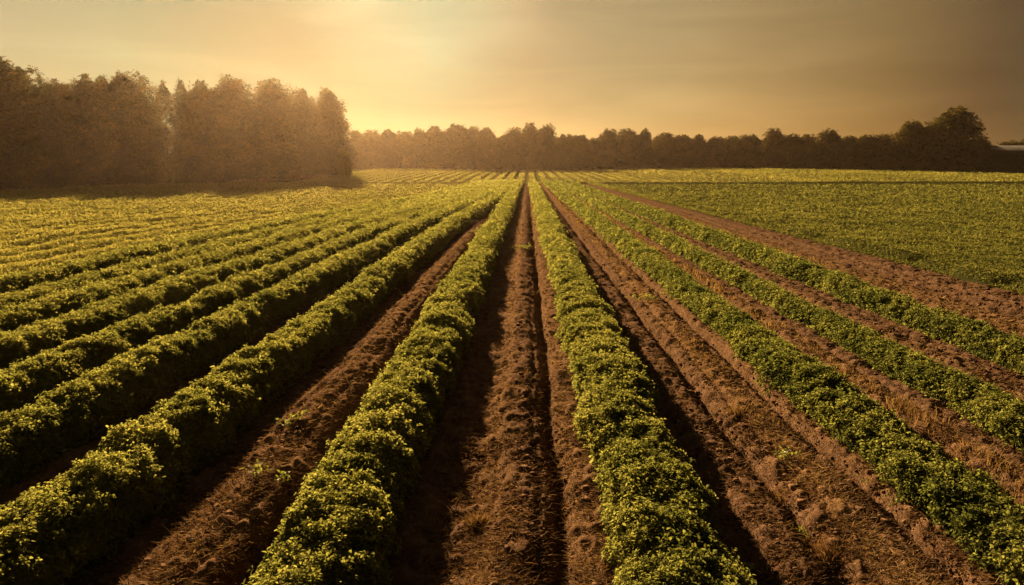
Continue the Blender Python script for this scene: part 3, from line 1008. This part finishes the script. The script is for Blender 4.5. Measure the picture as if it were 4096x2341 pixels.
def build_clods():
    """crumbs and lumps of soil lying on the strips"""
    r = np.random.default_rng(79)
    n = 150000
    px = r.uniform(-100, W + 100, n); py = 205 + (640 - 205) * r.uniform(0, 1, n) ** 0.8
    X, Y = unproject(px, py, 0.05)
    X0 = X - TAN_ROW * Y
    ok = (X0 > -6.2) & (X0 < 15.6) & (Y < 75) & (r.uniform(-0.9, 0.8, n) < fbm(X0 * 1.1, Y * 0.7, 63, 2))
    for (c, hw, *_) in ROWS:
        ok &= np.abs(X0 - c) > hw * 0.7
    X, Y, X0 = X[ok], Y[ok], X0[ok]
    n = len(X)
    d = np.sqrt(X ** 2 + Y ** 2 + 16)
    sz = np.maximum(0.009, 0.5 * d / FPX) * np.exp(r.normal(0, 0.45, n)) * 1.15
    sz = np.minimum(sz, 0.05)
    cube = np.array([(x, y, z) for z in (-1, 1) for y in (-1, 1) for x in (-1, 1)], float)
    V = cube[None] * r.uniform(0.55, 1.15, (n, 8, 3)) * sz[:, None, None]
    V[:, :, 2] *= 0.75
    a = r.uniform(0, 6.28, n); ca, sa = np.cos(a)[:, None], np.sin(a)[:, None]
    V = np.stack([V[..., 0] * ca - V[..., 1] * sa, V[..., 0] * sa + V[..., 1] * ca, V[..., 2]], -1)
    V += np.stack([X, Y, ground_z(X, Y) + sz * 0.3], -1)[:, None]
    Q = (np.arange(n)[:, None, None] * 8 + np.array([(0, 2, 3, 1), (4, 5, 7, 6), (0, 1, 5, 4), (2, 6, 7, 3), (0, 4, 6, 2), (1, 3, 7, 5)])[None]).reshape(-1, 4)
    st = np.repeat(np.clip(straw_amount(X0, Y) * 0.5 + r.normal(0, 0.15, n), 0, 1), 6)
    me = new_mesh("soil_clods", V.reshape(-1, 3), Q, {"straw": st, "green": st * 0}, [M_ground])
    link("soil_clods", me, kind="stuff", label="crumbly brown clods scattered over the bare soil strips", category="soil")


build_clods()


def build_grass():
    """upright dry grass along the strips right of the rows"""
    r = np.random.default_rng(78)
    g = Geo()
    for (c, sp, n, hmin, hmax, t0) in ((6.02, 0.14, 4600, 0.12, 0.34, 0.62), (6.35, 0.3, 1600, 0.08, 0.22, 0.5), (3.62, 0.18, 2600, 0.06, 0.20, 0.55),
                                       (11.6, 0.5, 4500, 0.08, 0.2, 0.6), (-2.75, 0.12, 900, 0.05, 0.14, 0.5), (-3.85, 0.2, 1500, 0.05, 0.16, 0.45)):
        Y = 6 * (110 / 6) ** (r.uniform(0, 1, n))
        clump = vnoise(Y * 1.6, 0 * Y + c, 55) + 0.4
        keep = r.uniform(-0.6, 1.0, n) < clump
        Y = Y[keep]; m = len(Y)
        X0 = c + r.normal(0, sp, m)
        X = X0 + TAN_ROW * Y
        d = np.sqrt(X ** 2 + Y ** 2 + 16)
        L = r.uniform(hmin, hmax, m) * (0.7 + 0.5 * vnoise(Y * 1.6, 0 * Y + c, 55))
        Dv = norm(np.stack([r.normal(0.15, 0.3, m), r.normal(0, 0.3, m), np.ones(m)], -1))
        P = np.stack([X, Y, ground_z(X, Y) - 0.01], -1)
        V, Q, T = blades(P, Dv, L, np.maximum(0.007, 0.8 * d / FPX), r, np.clip(t0 + r.normal(0, 0.15, m), 0, 1), 0.25)
        g.add(V, Q, T)
    link("dry_grass", g.mesh("dry_grass", [M_straw]), kind="stuff", label="pale dry grass standing in ragged bands along the bare strips", category="grass")


build_grass()


def build_margin():
    r = np.random.default_rng(81)
    g = Geo()
    n = 9000
    px = r.uniform(330, W + 40, n)
    Yt = np.interp(px, [350, 700, 800, 900, 1000, 1024], [352, 350, 335, 305, 285, 282]) - r.uniform(3, 16, n)
    X = ray_xy(px, Yt)
    s_ = r.uniform(-0.25, 1.0, 5000)
    back = r.uniform(-2.5, 5, 5000)
    dv = COPSE_B - COPSE_A
    nn = np.array([-dv[1], dv[0]]) / np.linalg.norm(dv)
    Pc = COPSE_A + s_[:, None] * dv + back[:, None] * nn
    X = np.concatenate([X, Pc[:, 0]]); Y = np.concatenate([Yt, Pc[:, 1]])
    cl = vnoise(X * 0.25, Y * 0.2, 15)
    m = len(X)
    L = r.uniform(0.4, 1.3, m) * (1 + 0.6 * cl)
    Dv = norm(np.stack([r.normal(0, 0.35, m), r.normal(0, 0.35, m), np.ones(m)], -1))
    P = np.stack([X, Y, terrain(X, Y) - 0.02], -1)
    V, Q, T = blades(P, Dv, L, np.full(m, 0.22), r, np.clip(0.35 + 0.3 * cl + r.normal(0, 0.15, m), 0, 1), 0.3)
    g.add(V, Q, T)
    link("rough_grass", g.mesh("rough_grass", [M_straw]), kind="stuff", label="rough brown grass along the foot of the copse and the treeline", category="grass")


build_margin()


def weed(px, py, rad, nsprig, lab, leaf=0.06, height=0.15):
    r = np.random.default_rng(int(px * 7 + py))
    X, Y = unproject(px, py, 0.05)
    X, Y = float(X), float(Y)
    z = float(ground_z(np.array(X), np.array(Y)))
    e = bpy.data.objects.new("weed_plant", None); scene.collection.objects.link(e)
    e.location = (X, Y, z); e['label'] = lab; e['category'] = "weed"; e['group'] = "small weeds on the bare soil"
    g = Geo()
    C = np.column_stack([r.normal(0, rad, nsprig), r.normal(0, rad, nsprig), r.uniform(0.3, 1.0, nsprig) * height])
    N = norm(np.column_stack([r.normal(0, 0.4, (nsprig, 2)), np.ones(nsprig)]))
    d = math.hypot(X, Y)
    V, Q, idx, lf = rosettes(C, N, np.full(nsprig, max(leaf, 1.8 * d / FPX)), 5, r, fine=True)
    g.add(V, Q, np.clip(0.6 + r.normal(0, 0.2, lf.max() + 1)[lf], 0, 1))
    link("foliage", g.mesh("foliage", [M_weed]), e)
    s = Geo()
    P = np.column_stack([C[:, :2] * 0.4, np.full(nsprig, -0.01)])
    Dv = C - P; L = np.linalg.norm(Dv, axis=1)
    V, Q, T = blades(P, norm(Dv), L, np.full(nsprig, 0.008), r, np.full(nsprig, 0.4), 0.0)
    s.add(V, Q, T)
    link("stem", s.mesh("stem", [M_weed]), e)


for px, py, rad, ns, lab in [
        (259, 489, 0.07, 9, "small green weed on the bare ridge left of the bright row"),
        (287, 490, 0.05, 6, "spindly yellow weed at the dark foot of the bare ridge"),
        (290, 434, 0.12, 14, "yellowish weed patch higher up on the bare ridge"),
        (784, 464, 0.08, 12, "bright green weed standing over the reddish dry tuft"),
        (797, 528, 0.10, 14, "leggy pale green weed below the reddish dry tuft"),
        (737, 572, 0.09, 14, "dark green weed at the foot of the broad bright row"),
        (646, 303, 0.25, 26, "yellow-green weed patch in the furrowed strip beside the broad bright row"),
        (524, 252, 0.26, 34, "yellow-green weed patch across the central soil strip")]:
    weed(px, py, rad, ns, lab, height=0.15 if rad < 0.3 else 0.09)


def dry_tuft(px, py, n, hgt, rad, lab, t0):
    r = np.random.default_rng(int(px + py * 3))
    X, Y = unproject(px, py, 0.05); X, Y = float(X), float(Y)
    g = Geo()
    P = np.column_stack([r.normal(0, rad, n), r.normal(0, rad, n), np.full(n, -0.02)])
    Dv = norm(np.column_stack([P[:, 0] * 1.2 / rad * 0.3 + r.normal(0, 0.25, n), r.normal(0, 0.3, n), np.ones(n)]))
    V, Q, T = blades(P, Dv, r.uniform(0.4, 1, n) * hgt, np.full(n, 0.009), r, np.clip(t0 + r.normal(0, 0.15, n), 0, 1), 0.2)
    g.add(V, Q, T)
    o = link("dry_grass_tuft", g.mesh("dry_grass_tuft", [M_straw]), label=lab, category="grass tuft", group="tufts of dry grass on the bare soil", kind="thing")
    o.location = (X, Y, float(ground_z(np.array(X), np.array(Y))))


dry_tuft(779, 492, 320, 0.36, 0.10, "reddish upright tuft of dry grass in the furrowed strip beside the green weed", 0.42)
dry_tuft(480, 524, 420, 0.22, 0.055, "matted straw tuft on the central soil strip", 0.5)
dry_tuft(738, 418, 340, 0.24, 0.07, "tawny tuft of dry grass farther along the furrowed strip", 0.6)
dry_tuft(830, 552, 420, 0.22, 0.11, "flattened brown tuft of dry grass at the near end of the furrowed strip", 0.35)


# ------------------------------------------------------------------ haze: one closed box of warm dusty air
def build_haze():
    g = Geo(); box_quads(g, -700, 700, -120, 760, -2.5, 32)
    m, n, l = nodes_of("haze_air")
    out = n.new('ShaderNodeOutputMaterial'); v = n.new('ShaderNodeVolumePrincipled')
    v.inputs['Color'].default_value = HAZE_COLOR
    v.inputs['Density'].default_value = HAZE_DENSITY
    v.inputs['Anisotropy'].default_value = HAZE_G
    l.new(v.outputs[0], out.inputs['Volume'])
    link("haze", g.mesh("haze", [m]), kind="stuff", label="warm dusty evening haze hanging over the fields", category="haze")


build_haze()
